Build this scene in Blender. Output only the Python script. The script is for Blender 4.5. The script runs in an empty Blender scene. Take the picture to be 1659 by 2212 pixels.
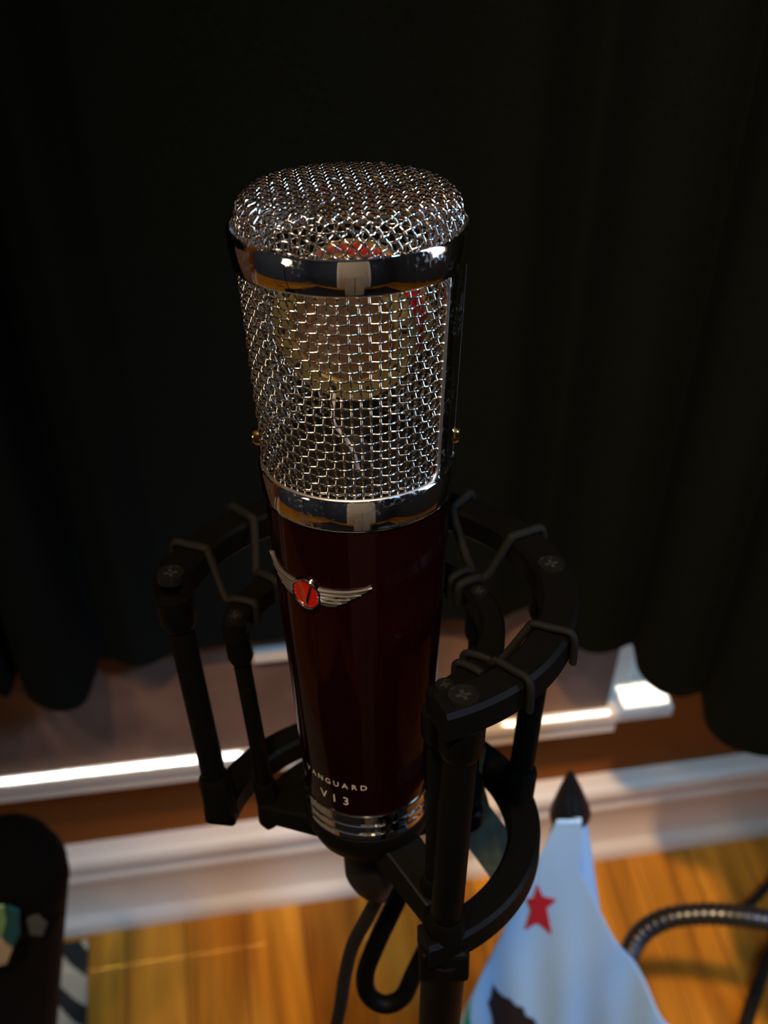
import bpy, bmesh, math, random
from math import sin, cos, pi, radians, sqrt, atan2, tan
from mathutils import Vector, Matrix
random.seed(7)
SC = bpy.context.scene
COL = SC.collection
PI = pi
# ------------------------------------------------------------------ camera
FPX, PITCH, CAMH = 2600.0, radians(42.9), 1.10
cd = bpy.data.cameras.new('camera')
cam = bpy.data.objects.new('camera', cd)
COL.objects.link(cam)
cam.location = (0, 0, CAMH)
cam.rotation_euler = (radians(90) - PITCH, 0, 0)
cd.sensor_fit = 'VERTICAL'
cd.sensor_height = 36.0
cd.lens = 36.0 * FPX / 2212.0
cd.clip_start = 0.01
cd.dof.use_dof = True
cd.dof.focus_distance = 0.305
cd.dof.aperture_fstop = 15.5
SC.camera = cam
# ------------------------------------------------------------------ render look
SC.view_settings.view_transform = 'Standard'
SC.view_settings.look = 'None'
SC.view_settings.gamma = 1
SC.view_settings.exposure = 0.0
SC.view_settings.use_curve_mapping = False
SC.cycles.use_denoising = True
SC.cycles.max_bounces = 8
SC.cycles.sample_clamp_indirect = 6
# ------------------------------------------------------------------ world and lights
w = bpy.data.worlds.new('world'); SC.world = w; w.use_nodes = True
w.node_tree.nodes['Background'].inputs[0].default_value = (0.45, 0.62, 1.0, 1)
w.node_tree.nodes['Background'].inputs[1].default_value = 0.5


def lamp(name, kind, loc, aim, energy, color, **kw):
    l = bpy.data.lights.new(name, kind); l.energy = energy; l.color = color
    for k, v in kw.items(): setattr(l, k, v)
    o = bpy.data.objects.new(name, l); COL.objects.link(o); o.location = loc
    o.rotation_euler = (Vector(aim) - Vector(loc)).to_track_quat('-Z', 'Y').to_euler()
    return o


# warm ceiling spotlight behind the camera, aimed at the floor in front of the wall
lamp('ceiling_spot_light', 'SPOT', (-0.06, -0.33, 2.38), (0.32, 0.66, 0.0), 145, (1.0, 0.63, 0.32),
     spot_size=radians(31), spot_blend=1.0, shadow_soft_size=0.04)
# added unseen ceiling lamp, a small source for glints in the chrome mesh
lamp('added_room_light', 'AREA', (-0.45, -0.45, 2.44), (-0.45, -0.45, 0), 8.5, (1.0, 0.80, 0.56), shape='DISK', size=0.13)
# daylight from the right, cool
lamp('window_daylight', 'AREA', (0.85, -0.30, 1.85), (0.13, 0.37, 0.46), 0.62, (0.22, 0.52, 1.0), shape='RECTANGLE', size=0.20, size_y=0.3, spread=radians(30))
# added narrow lamps behind the curtain, standing in for daylight on the sill
for n_, s0, off_, sy_, e_, c_, sx_ in (('added_sill_lamp_left', -0.02, .0338, .003, .085, (0.84, 0.93, 1.0), 0.42),
                                       ('added_sill_lamp_right', 0.452, .0345, .003, .006, (1.0, 0.97, 0.90), 0.09),
                                       ('added_sill_lamp_end', 0.531, .0200, .022, .012, (1.0, 0.95, 0.84), 0.038)):
    o = lamp(n_, 'AREA', (-.3087 + .9877 * s0 + .1562 * off_, .5783 + .1562 * s0 - .9877 * off_, .62), (0, 0, 0), e_, c_,
             shape='RECTANGLE', size=sx_, size_y=sy_, spread=radians(1.2))
    o.rotation_euler = (0, 0, atan2(.1562, .9877))

# ------------------------------------------------------------------ camera-ray helpers used to find where things stand
RV = Vector((1, 0, 0)); FV = Vector((0, cos(PITCH), -sin(PITCH))); DV = Vector((0, -sin(PITCH), -cos(PITCH)))
CP = Vector((0, 0, CAMH))


def ray(px, py): return (px - 829.5) / FPX * RV + (py - 1106) / FPX * DV + FV
def at(px, py, Z): return CP + ray(px, py) * Z
def atz(px, py, z):
    d = ray(px, py); return CP + d * ((z - CAMH) / d.z)
def aty(px, py, y):
    d = ray(px, py); return CP + d * (y / d.y)


# wall frame: local x along the wall, local y into the wall, z up; y=0 is the foot of the baseboard
WA = Vector((-0.3087, 0.5783, 0.0)); WU = Vector((0.9877, 0.1562, 0)).normalized(); WN = Vector((0.1562, -0.9877, 0)).normalized()
WM = Matrix(((WU.x, -WN.x, 0, WA.x), (WU.y, -WN.y, 0, WA.y), (0, 0, 1, 0), (0, 0, 0, 1)))
# microphone frame: origin at the axis foot, local z up the axis, local -y towards the viewer
AX = (.018 * RV + .8616 * DV + .5075 * FV).normalized()
C0 = at(754, 481, .294)
E1 = (RV - AX * RV.dot(AX)).normalized()
E2 = -(FV - AX * FV.dot(AX)); E2 = (E2 - E1 * E2.dot(E1)).normalized()
LB = 0.1885
MO = C0 + AX * LB
MM = Matrix(((E1.x, -E2.x, -AX.x, MO.x), (E1.y, -E2.y, -AX.y, MO.y), (E1.z, -E2.z, -AX.z, MO.z), (0, 0, 0, 1)))


def rc(L): return 0.0300 - 0.0540 * L            # outer radius of the tapering microphone at distance L from its top ring
def mp(L, phi, r):                               # point in the microphone frame; phi in degrees from the front to the right
    p = radians(phi); return Vector((r * sin(p), -r * cos(p), LB - L))


# ------------------------------------------------------------------ materials
def mat(name, color, rough=0.5, metal=0.0, coat=0.0, spec=0.5, noise=None, bump=None, aniso=None, emit=None):
    m = bpy.data.materials.new(name); m.use_nodes = True
    nt = m.node_tree; b = nt.nodes['Principled BSDF']
    b.inputs['Base Color'].default_value = (*color, 1)
    b.inputs['Roughness'].default_value = rough
    b.inputs['Metallic'].default_value = metal
    b.inputs['Coat Weight'].default_value = coat
    b.inputs['Coat Roughness'].default_value = 0.03
    b.inputs['Specular IOR Level'].default_value = spec
    if emit:
        b.inputs['Emission Color'].default_value = (*emit[0], 1); b.inputs['Emission Strength'].default_value = emit[1]
    tc = nt.nodes.new('ShaderNodeTexCoord')
    if noise:                                    # (scale, amount): slight variation of the base colour
        n = nt.nodes.new('ShaderNodeTexNoise'); n.inputs['Scale'].default_value = noise[0]; n.inputs['Detail'].default_value = 6
        nt.links.new(tc.outputs['Object'], n.inputs['Vector'])
        r = nt.nodes.new('ShaderNodeValToRGB')
        r.color_ramp.elements[0].position = .3; r.color_ramp.elements[1].position = .7
        r.color_ramp.elements[0].color = (*[c * (1 - noise[1]) for c in color], 1)
        r.color_ramp.elements[1].color = (*[min(1, c * (1 + noise[1])) for c in color], 1)
        nt.links.new(n.outputs['Fac'], r.inputs['Fac']); nt.links.new(r.outputs['Color'], b.inputs['Base Color'])
    if bump:                                     # (scale, strength, distance)
        n = nt.nodes.new('ShaderNodeTexNoise'); n.inputs['Scale'].default_value = bump[0]; n.inputs['Detail'].default_value = 4
        nt.links.new(tc.outputs['Object'], n.inputs['Vector'])
        bp = nt.nodes.new('ShaderNodeBump'); bp.inputs['Strength'].default_value = bump[1]; bp.inputs['Distance'].default_value = bump[2]
        nt.links.new(n.outputs['Fac'], bp.inputs['Height']); nt.links.new(bp.outputs['Normal'], b.inputs['Normal'])
    return m


def mat_chrome():
    """Polished chrome with a fine spread of dust specks that raise its roughness."""
    m = mat('polished_chrome', (.86, .87, .88), .06, 1.0)
    nt = m.node_tree; b = nt.nodes['Principled BSDF']
    tc = nt.nodes.new('ShaderNodeTexCoord')
    n = nt.nodes.new('ShaderNodeTexNoise'); n.inputs['Scale'].default_value = 900; n.inputs['Detail'].default_value = 3
    n2 = nt.nodes.new('ShaderNodeTexNoise'); n2.inputs['Scale'].default_value = 90
    nt.links.new(tc.outputs['Object'], n.inputs['Vector']); nt.links.new(tc.outputs['Object'], n2.inputs['Vector'])
    mu = nt.nodes.new('ShaderNodeMath'); mu.operation = 'MULTIPLY'
    nt.links.new(n.outputs['Fac'], mu.inputs[0]); nt.links.new(n2.outputs['Fac'], mu.inputs[1])
    r = nt.nodes.new('ShaderNodeMapRange'); r.inputs[1].default_value = .26; r.inputs[2].default_value = .42
    r.inputs[3].default_value = .035; r.inputs[4].default_value = .30
    nt.links.new(mu.outputs[0], r.inputs[0]); nt.links.new(r.outputs[0], b.inputs['Roughness'])
    return m


def mat_floor():
    m = mat('oak_boards', (.5, .25, .06), .5, spec=.2)
    nt = m.node_tree; b = nt.nodes['Principled BSDF']
    tc = nt.nodes.new('ShaderNodeTexCoord')
    mp_ = nt.nodes.new('ShaderNodeMapping'); mp_.inputs['Rotation'].default_value = (0, 0, radians(90))
    nt.links.new(tc.outputs['Object'], mp_.inputs['Vector'])
    br = nt.nodes.new('ShaderNodeTexBrick')
    br.inputs['Scale'].default_value = 1.0; br.inputs['Brick Width'].default_value = .95; br.inputs['Row Height'].default_value = .057
    br.inputs['Mortar Size'].default_value = .0007; br.inputs['Mortar Smooth'].default_value = .2; br.offset = .37
    br.inputs['Color1'].default_value = (.66, .295, .027, 1); br.inputs['Color2'].default_value = (.45, .160, .010, 1)
    br.inputs['Mortar'].default_value = (.09, .035, .01, 1)
    nt.links.new(mp_.outputs[0], br.inputs['Vector'])
    ms = nt.nodes.new('ShaderNodeMapping'); ms.inputs['Scale'].default_value = (38, 3.0, 1)
    nt.links.new(tc.outputs['Object'], ms.inputs['Vector'])
    n = nt.nodes.new('ShaderNodeTexNoise'); n.inputs['Scale'].default_value = 1.0; n.inputs['Detail'].default_value = 8; n.inputs['Distortion'].default_value = .8
    nt.links.new(ms.outputs[0], n.inputs['Vector'])
    r = nt.nodes.new('ShaderNodeValToRGB')
    r.color_ramp.elements[0].position = .30; r.color_ramp.elements[0].color = (.48, .40, .34, 1)
    r.color_ramp.elements[1].position = .66; r.color_ramp.elements[1].color = (1.15, 1.1, 1.0, 1)
    nt.links.new(n.outputs['Fac'], r.inputs['Fac'])
    mx = nt.nodes.new('ShaderNodeMixRGB'); mx.blend_type = 'MULTIPLY'; mx.inputs[0].default_value = 1
    nt.links.new(br.outputs['Color'], mx.inputs[1]); nt.links.new(r.outputs['Color'], mx.inputs[2])
    # knots
    vo = nt.nodes.new('ShaderNodeTexVoronoi'); vo.inputs['Scale'].default_value = 7.0
    mv = nt.nodes.new('ShaderNodeMapping'); mv.inputs['Scale'].default_value = (2.2, 1.0, 1)
    nt.links.new(tc.outputs['Object'], mv.inputs['Vector']); nt.links.new(mv.outputs[0], vo.inputs['Vector'])
    rk = nt.nodes.new('ShaderNodeValToRGB'); rk.color_ramp.elements[0].position = .03; rk.color_ramp.elements[0].color = (.35, .28, .22, 1)
    rk.color_ramp.elements[1].position = .13; rk.color_ramp.elements[1].color = (1, 1, 1, 1)
    nt.links.new(vo.outputs['Distance'], rk.inputs['Fac'])
    m2 = nt.nodes.new('ShaderNodeMixRGB'); m2.blend_type = 'MULTIPLY'; m2.inputs[0].default_value = .8
    nt.links.new(mx.outputs[0], m2.inputs[1]); nt.links.new(rk.outputs[0], m2.inputs[2])
    nt.links.new(m2.outputs[0], b.inputs['Base Color'])
    return m


def mat_rug():
    m = mat('rug_pile', (.5, .45, .36), .95)
    nt = m.node_tree; b = nt.nodes['Principled BSDF']
    tc = nt.nodes.new('ShaderNodeTexCoord')
    wv = nt.nodes.new('ShaderNodeTexWave'); wv.inputs['Scale'].default_value = 11; wv.inputs['Distortion'].default_value = 3.5
    wv.inputs['Detail'].default_value = 1.5; wv.bands_direction = 'DIAGONAL'
    nt.links.new(tc.outputs['Object'], wv.inputs['Vector'])
    r = nt.nodes.new('ShaderNodeValToRGB'); r.color_ramp.interpolation = 'CONSTANT'
    r.color_ramp.elements[0].color = (.02, .018, .015, 1); r.color_ramp.elements[1].position = .33; r.color_ramp.elements[1].color = (.50, .42, .27, 1)
    nt.links.new(wv.outputs['Fac'], r.inputs['Fac']); nt.links.new(r.outputs[0], b.inputs['Base Color'])
    return m


def mat_glass():
    m = bpy.data.materials.new('window_glass'); m.use_nodes = True; nt = m.node_tree
    nt.nodes.remove(nt.nodes['Principled BSDF'])
    out = nt.nodes['Material Output']
    t = nt.nodes.new('ShaderNodeBsdfTransparent'); g = nt.nodes.new('ShaderNodeBsdfGlossy'); g.inputs['Roughness'].default_value = .02
    fr = nt.nodes.new('ShaderNodeFresnel'); fr.inputs[0].default_value = 1.45
    mx = nt.nodes.new('ShaderNodeMixShader')
    nt.links.new(fr.outputs[0], mx.inputs[0]); nt.links.new(t.outputs[0], mx.inputs[1]); nt.links.new(g.outputs[0], mx.inputs[2])
    nt.links.new(mx.outputs[0], out.inputs[0])
    return m


M = {}
M['chrome'] = mat_chrome()
M['wire'] = mat('nickel_wire', (.78, .76, .71), .12, 1.0)
M['wing'] = mat('silver_wing_metal', (.50, .49, .49), .36, .95)
M['satin'] = mat('satin_chrome_edge', (.55, .56, .58), .38, 1.0)
M['burgundy'] = mat('burgundy_lacquer', (.0055, .0004, .0009), .16, 0.0, coat=.5, spec=.12, noise=(40, .15))
M['enamel'] = mat('red_enamel', (.34, .003, .005), .12, coat=1.0)
M['print'] = mat('silver_grey_print', (.62, .63, .62), .45, .2)
M['gold'] = mat('polished_gold', (.93, .60, .20), .14, 1.0)
M['palegold'] = mat('pale_gold_ring', (.50, .42, .17), .40, .8)
M['diaphragm'] = mat('gold_diaphragm', (.95, .56, .30), .17, 1.0)
M['red'] = mat('red_capsule_body', (.32, .006, .012), .4, bump=(600, .5, .0003))
M['inner'] = mat('black_inner_plastic', (.010, .010, .011), .55)
M['lead'] = mat('white_lead_insulation', (.62, .60, .66), .4)
M['mount'] = mat('black_anodised_metal', (.0024, .0025, .0023), .46, 0.0, spec=.07, bump=(1500, .12, .0002))
M['screw'] = mat('black_screw_steel', (.008, .008, .008), .3, .3, spec=.3)
M['recess'] = mat('dark_recess', (.001, .001, .001), .9)
M['elastic'] = mat('grey_elastic_cord', (.0045, .0050, .0046), .7, spec=.12, bump=(3000, .5, .0003))
M['rubber'] = mat('black_rubber', (.008, .0075, .008), .5, spec=.3)
M['curtain'] = mat('black_curtain_velvet', (.0030, .0056, .0054), .95, spec=.12, noise=(900, .55), bump=(1600, .5, .0006))
M['wall'] = mat('brown_wall_paint', (.24, .066, .006), .85, spec=.2, bump=(260, .15, .001))
M['roomwall'] = mat('warm_grey_wall_paint', (.040, .050, .075), .9)
M['trim'] = mat('white_gloss_trim', (.86, .75, .60), .38, bump=(30, .05, .001))
M['ceiling'] = mat('ceiling_paint', (.55, .53, .50), .9)
M['floor'] = mat_floor()
M['glass'] = mat_glass()
M['soil'] = mat('garden_soil', (.085, .040, .032), .95, noise=(9, .5), bump=(30, .8, .02))
M['shadeb'] = mat('brown_window_board', (.22, .125, .085), .8, spec=.2, noise=(14, .35))
M['darkrug'] = mat('dark_area_rug_pile', (.010, .010, .013), .95, bump=(500, .4, .002))
M['cabinet'] = mat('tan_wood_veneer', (.48, .34, .21), .45, noise=(6, .12))
M['door'] = mat('beige_door_paint', (.72, .55, .38), .5)
M['skypane'] = mat('bright_sky_pane', (.5, .6, .8), .5, emit=((.55, .76, 1.0), 9.0))
M['shade'] = mat('cream_lamp_shade', (.8, .6, .4), .8, emit=((1.0, .78, .50), 9.0))
M['flag'] = mat('white_flag_cloth_cool_lit', (.44, .72, 1.0), .8, spec=.2, bump=(2400, .2, .0003))  # white cloth; the blue of cool daylight is put into its base colour
M['flagred'] = mat('red_flag_print', (.55, .02, .035), .8, spec=.2)
M['flagbrown'] = mat('dark_brown_flag_print', (.030, .020, .022), .85, spec=.2)
M['flaggreen'] = mat('green_flag_print', (.01, .30, .17), .8, spec=.2)
M['finial'] = mat('black_plastic_finial', (.010, .010, .012), .35)
M['goose'] = mat('gunmetal_gooseneck', (.10, .105, .11), .30, .85)
M['bag'] = mat('black_padded_fabric', (.0022, .0022, .0022), .9, spec=.15, bump=(700, .4, .001))
M['bagbody'] = mat('dark_brown_bag_fabric', (.0065, .0042, .0034), .9, spec=.15)
M['teal'] = mat('teal_patch', (.01, .12, .14), .6)
M['lime'] = mat('light_green_patch', (.30, .55, .22), .6)
M['cream'] = mat('cream_patch', (.75, .55, .35), .6)
M['greyp'] = mat('grey_patch', (.10, .11, .10), .6)
M['strap'] = mat('grey_green_webbing', (.045, .050, .032), .75, spec=.2, noise=(200, .2))
M['rug'] = mat_rug()


# ------------------------------------------------------------------ mesh helpers
class MB:
    def __init__(s): s.v = []; s.f = []
    def add(s, vs, fs):
        n = len(s.v); s.v += [tuple(v) for v in vs]; s.f += [tuple(i + n for i in f) for f in fs]; return s
    def box(s, lo, hi, mtx=None):
        vs = [Vector((x, y, z)) for x in (lo[0], hi[0]) for y in (lo[1], hi[1]) for z in (lo[2], hi[2])]
        if mtx: vs = [mtx @ v for v in vs]
        return s.add(vs, [(0, 1, 3, 2), (4, 6, 7, 5), (0, 4, 5, 1), (2, 3, 7, 6), (0, 2, 6, 4), (1, 5, 7, 3)])
    def lathe(s, prof, seg=64, ctr=(0, 0), closed=False, mtx=None):
        vs = []; fs = []; n = len(prof)
        for k in range(seg):
            a = 2 * PI * k / seg
            for r, z in prof:
                v = Vector((ctr[0] + r * sin(a), ctr[1] - r * cos(a), z)); vs.append(mtx @ v if mtx else v)
        for k in range(seg):
            k2 = (k + 1) % seg
            for i in range(n if closed else n - 1):
                j = (i + 1) % n
                fs.append((k * n + i, k2 * n + i, k2 * n + j, k * n + j))
        if not closed:
            if prof[0][0] > 1e-6: fs.append(tuple(k * n for k in range(seg))[::-1])
            if prof[-1][0] > 1e-6: fs.append(tuple(k * n + n - 1 for k in range(seg)))
        return s.add(vs, fs)
    def tube(s, pts, r, seg=8, closed=False, cap=True, flat=1.0, up=None):
        pts = [Vector(p) for p in pts]; n = len(pts); vs = []; fs = []
        rr = r if isinstance(r, (list, tuple)) else [r] * n
        prev = None
        for i, p in enumerate(pts):
            a = pts[(i - 1) % n] if (closed or i > 0) else p
            b = pts[(i + 1) % n] if (closed or i < n - 1) else p
            t = (b - a).normalized()
            if up is not None: u = up - t * up.dot(t)
            elif prev is None:
                q = Vector((0, 0, 1)) if abs(t.z) < .9 else Vector((1, 0, 0)); u = q - t * q.dot(t)
            else: u = prev - t * prev.dot(t)
            u.normalize(); prev = u; w_ = t.cross(u)
            for k in range(seg):
                c = 2 * PI * k / seg
                vs.append(p + u * (rr[i] * cos(c)) + w_ * (rr[i] * flat * sin(c)))
        for i in range(n if closed else n - 1):
            j = (i + 1) % n
            for k in range(seg):
                k2 = (k + 1) % seg
                fs.append((i * seg + k, j * seg + k, j * seg + k2, i * seg + k2))
        if cap and not closed:
            fs.append(tuple(range(seg))); fs.append(tuple((n - 1) * seg + k for k in range(seg))[::-1])
        return s.add(vs, fs)
    def prism(s, poly, fn, d0, d1):
        """poly: 2-D outline; fn(u, v, d) gives the 3-D point at height d above the carrying surface."""
        n = len(poly)
        vs = [fn(u, v, d0) for u, v in poly] + [fn(u, v, d1) for u, v in poly]
        return s.add(vs, [tuple(range(n))[::-1], tuple(range(n, 2 * n))] + [(i, (i + 1) % n, n + (i + 1) % n, n + i) for i in range(n)])
    def sweep(s, sections):
        n = len(sections[0]); vs = [v for sec in sections for v in sec]; fs = []
        for i in range(len(sections) - 1):
            for k in range(n):
                k2 = (k + 1) % n
                fs.append((i * n + k, (i + 1) * n + k, (i + 1) * n + k2, i * n + k2))
        m_ = len(sections) - 1
        fs.append(tuple(range(n))); fs.append(tuple(m_ * n + k for k in range(n))[::-1])
        return s.add(vs, fs)
    def build(s, name, m, parent=None, mtx=None, smooth=35, tri=False, subdiv=0, fn=None, fixn=True, bevel=0):
        me = bpy.data.meshes.new(name); me.from_pydata(s.v, [], s.f); me.update()
        if fixn or tri:
            bm = bmesh.new(); bm.from_mesh(me)
            if tri: bmesh.ops.triangulate(bm, faces=bm.faces[:])
            if subdiv: bmesh.ops.subdivide_edges(bm, edges=bm.edges[:], cuts=subdiv, use_grid_fill=True)
            if fn:
                for v in bm.verts: v.co = fn(v.co)
            bmesh.ops.recalc_face_normals(bm, faces=bm.faces[:])
            bm.to_mesh(me); bm.free()
        me.materials.append(m)
        if smooth:
            for p in me.polygons: p.use_smooth = True
            me.set_sharp_from_angle(angle=radians(smooth))
        o = bpy.data.objects.new(name, me); COL.objects.link(o)
        if bevel:
            b = o.modifiers.new('bevel', 'BEVEL'); b.width = bevel; b.segments = 2; b.limit_method = 'ANGLE'; b.angle_limit = radians(40)
        if parent is not None: o.parent = parent
        if mtx is not None: o.matrix_world = mtx
        return o


def tag(o, label=None, cat=None, group=None, kind=None):
    if label: o['label'] = label
    if cat: o['category'] = cat
    if group: o['group'] = group
    if kind: o['kind'] = kind
    return o
def empty(name, mtx, label, cat, group=None):
    o = bpy.data.objects.new(name, None); COL.objects.link(o); o.matrix_world = mtx; o.empty_display_size = .01
    return tag(o, label, cat, group)
def T(v): return Matrix.Translation(v)
def smoothpath(pts, n=8, closed=False):
    pts = [Vector(p) for p in pts]; out = []; N = len(pts)
    for i in range(N if closed else N - 1):
        p0 = pts[(i - 1) % N] if (closed or i > 0) else pts[i] * 2 - pts[i + 1]
        p1 = pts[i]; p2 = pts[(i + 1) % N]
        p3 = pts[(i + 2) % N] if (closed or i < N - 2) else p2 * 2 - p1
        for k in range(n):
            t = k / n
            out.append(.5 * ((2 * p1) + (p2 - p0) * t + (2 * p0 - 5 * p1 + 4 * p2 - p3) * t * t + (3 * p1 - p0 - 3 * p2 + p3) * t ** 3))
    if not closed: out.append(pts[-1])
    return out


# ================================================================== THE ROOM
def struct(mb, name, m, smooth=0, mtx=WM, bevel=0, parent=None):
    o = mb.build(name, m, parent, mtx=mtx if parent is None else None, smooth=smooth, bevel=bevel)
    if parent is None: o['kind'] = 'structure'
    return o


X0, X1, YB = -1.6, 1.45, -2.3         # room extents in the wall frame
WY = .02                               # wall plane behind the baseboard foot
struct(MB().box((X0, YB, -.05), (X1, WY + .10, 0)), 'floor', M['floor'])
struct(MB().box((X0, YB, 2.45), (X1, WY + .10, 2.50)), 'ceiling', M['ceiling'])
wf = MB()
wf.box((X0, WY, 0), (X1, WY + .10, .285))
wf.box((.512, WY, .285), (X1, WY + .10, 2.45))
wf.box((X0, WY, 1.75), (.512, WY + .10, 2.45))
wf.box((X0, WY, .285), (-.75, WY + .10, 1.75))
struct(wf, 'wall_front', M['wall'])
struct(MB().box((X0 - .1, YB - .1, 0), (X0, WY + .10, 2.45)), 'wall_left', M['roomwall'])
wr = MB()
wr.box((X1, YB - .1, 0), (X1 + .1, WY + .10, .85)); wr.box((X1, YB - .1, 1.85), (X1 + .1, WY + .10, 2.45))
wr.box((X1, YB - .1, .85), (X1 + .1, -.78, 1.85)); wr.box((X1, -.46, .85), (X1 + .1, WY + .10, 1.85))
struct(wr, 'wall_right', M['roomwall'])
struct(MB().box((X0, YB - .1, 0), (X1, YB, 2.45)), 'wall_back', M['roomwall'])

# baseboard: moulded profile swept along the wall
prof = [(WY, 0), (-.003, 0), (-.003, .010), (-.001, .016), (.005, .020), (.0065, .023), (.0065, .076), (.005, .0785), (.0055, .084),
        (.008, .091), (.0085, .098), (.006, .102), (.000, .106), (-.001, .111), (-.001, .117), (.0015, .1215), (.006, .124), (WY, .124)]
bb = MB(); bb.sweep([[Vector((x, y, z)) for y, z in prof] for x in (X0, X1)])
o = struct(bb, 'baseboard_front', M['trim'], smooth=40)

# window 1: in the wall in front, behind the curtain
win = empty('window_1', WM @ T((.25, WY, .29)) @ Matrix.Rotation(radians(1.3), 4, 'Y'), None, None); win['kind'] = 'structure'
inv = T((-.25, -WY, -.29))
def wbox(name, m, lo, hi, bevel=0, parent=win):
    b_ = MB().box(lo, hi, inv); return b_.build(name, m, parent, smooth=0, bevel=bevel)
wbox('sill', M['trim'], (-.80, -.037, .2875), (.553, WY + .07, .2995), .0015)
wbox('apron', M['trim'], (-.78, -.031, .266), (.508, WY + .001, .2875), .002)
wbox('casing', M['trim'], (.502, -.008, .2995), (.524, WY + .001, 1.76), .003)
wbox('jamb', M['trim'], (.500, WY, .2925), (.512, WY + .09, 1.75), .001)
wbox('sash_rail', M['trim'], (.206, -.036, .410), (.262, -.0295, .424), .002)
wbox('latch_block', M['trim'], (.383, -.036, .2995), (.402, -.0295, .365), .002)
wbox('brown_board', M['shadeb'], (-.78, -.0295, .2995), (.497, -.026, .78), .001)
g = wbox('glass', M['glass'], (-.75, WY + .040, .2925), (.50, WY + .043, 1.75))
# garden ground outside the window
struct(MB().box((-2.2, WY + .12, -.25), (2.2, 3.2, -.05)), 'ground', M['soil'])

# window 2 (bright, in the right wall behind the camera) and door 1 (back wall): added for the chrome to mirror
w2 = empty('added_window', WM @ T((X1 + .05, -.62, 1.35)), None, None); w2['kind'] = 'structure'
MB().box((.01, -.16, -.50), (.03, .16, .50)).build('glass', M['skypane'], w2, smooth=0)
MB().box((-.07, -.22, -.56), (.0, -.16, .56)).box((-.07, .16, -.56), (.0, .22, .56)).box((-.07, -.16, .50), (.0, .16, .56)) \
    .box((-.07, -.16, -.56), (.0, .16, -.50)).box((-.03, -.16, -.012), (.0, .16, .012)).build('window_frame', M['trim'], w2, smooth=0)
d1 = empty('added_door', WM @ T((.10, YB, 0)), None, None); d1['kind'] = 'structure'
MB().box((-.42, .0, 0), (.42, .04, 2.02)).build('door_leaf', M['door'], d1, smooth=0, bevel=.004)
MB().box((-.50, .0, 0), (-.42, .05, 2.1)).box((.42, .0, 0), (.50, .05, 2.1)).box((-.42, .0, 2.02), (.42, .05, 2.1)).build('door_frame', M['trim'], d1, smooth=0)
MB().lathe([(0, 0), (.012, 0), (.012, .03), (.027, .04), (.027, .06), (0, .068)], 24, mtx=T((.36, .04, 1.0)) @ Matrix.Rotation(-PI / 2, 4, 'X')).build('door_handle', M['gold'], d1)

# ================================================================== CURTAIN
hem = [(-420, 1560), (-330, 1640), (-240, 1520), (-130, 1590), (-60, 1570), (-10, 1500), (18, 1500), (38, 1440), (62, 1500), (100, 1527), (140, 1533), (180, 1515), (203, 1455), (212, 1400),
       (240, 1418), (300, 1437), (352, 1418), (380, 1365), (420, 1350), (470, 1352), (512, 1322), (545, 1288), (600, 1292), (650, 1250), (690, 1262),
       (740, 1302), (820, 1312), (880, 1262), (930, 1285), (990, 1335), (1060, 1342), (1110, 1290), (1160, 1288), (1215, 1372), (1275, 1407), (1325, 1402),
       (1362, 1388), (1372, 1400), (1384, 1450), (1420, 1487), (1470, 1502), (1512, 1493), (1520, 1510), (1530, 1565), (1570, 1607), (1630, 1627), (1690, 1640),
       (1735, 1700), (1752, 1800), (1790, 1930), (1880, 2050), (1990, 2100), (2080, 2020)]
HZ = .45
plan = []
for x, y in hem:
    P = atz(x, y, HZ) - WA; s_ = P.dot(WU); o_ = P.dot(WN)
    plan.append(Vector((s_, -max(.047, o_), 0)))
plan = smoothpath(plan, 6)
cb = MB(); rows = [0, .0005, .004, .012, .03, .08, .2, .4, .7, 1.1, 1.5, 1.97]
N = len(plan)
mean = sum(p.y for p in plan) / N
vs = []; fs = []
for ri, h in enumerate(rows):
    for i, p in enumerate(plan):
        k = min(1, h / 1.9)
        wob = .006 * sin(h * 3.1 + i * .05) * k * 2
        vs.append((p.x + wob * .5, p.y * (1 + .10 * k) + wob * .5 - .010 * k, HZ + h))
for r_ in range(len(rows) - 1):
    for i in range(N - 1):
        fs.append((r_ * N + i, r_ * N + i + 1, (r_ + 1) * N + i + 1, (r_ + 1) * N + i))
cb.add(vs, fs)
cur = cb.build('curtain', M['curtain'], mtx=WM, smooth=80, fixn=False)
so = cur.modifiers.new('thickness', 'SOLIDIFY'); so.thickness = .003; so.offset = 0
tag(cur, 'black floor-length pleated curtain hanging in deep folds behind the microphone', 'curtain')

# ================================================================== MICROPHONE
mic = empty('condenser_microphone', MM, 'large burgundy and chrome studio microphone with a woven wire mesh head', 'microphone')
# --- wire mesh
NW = 70; PIT = .00245; AMP = .00036; WR = .00033
side = MB(); Lt, Lb = .006, .0655
def rmesh(L): return rc(L) - .0016
nrow = int((Lb - Lt) / PIT)
for i in range(NW):                              # upright wires
    phi = 360 * i / NW; pts = []
    for k in range(nrow * 6 + 1):
        t = k / 6.0; L = Lt + t * PIT
        pts.append(mp(L, phi, rmesh(L) + AMP * cos(PI * t + PI * i)))
    side.tube(pts, WR, 6)
for j in range(nrow + 1):                        # ring wires
    L = Lt + j * PIT; pts = []
    for k in range(NW * 6):
        t = k / 6.0
        pts.append(mp(L, 360 * t / NW, rmesh(L) - AMP * cos(PI * t + PI * j)))
    side.tube(pts, WR, 6, closed=True)
side.build('side_grille', M['wire'], mic, smooth=60, fixn=False)
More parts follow.
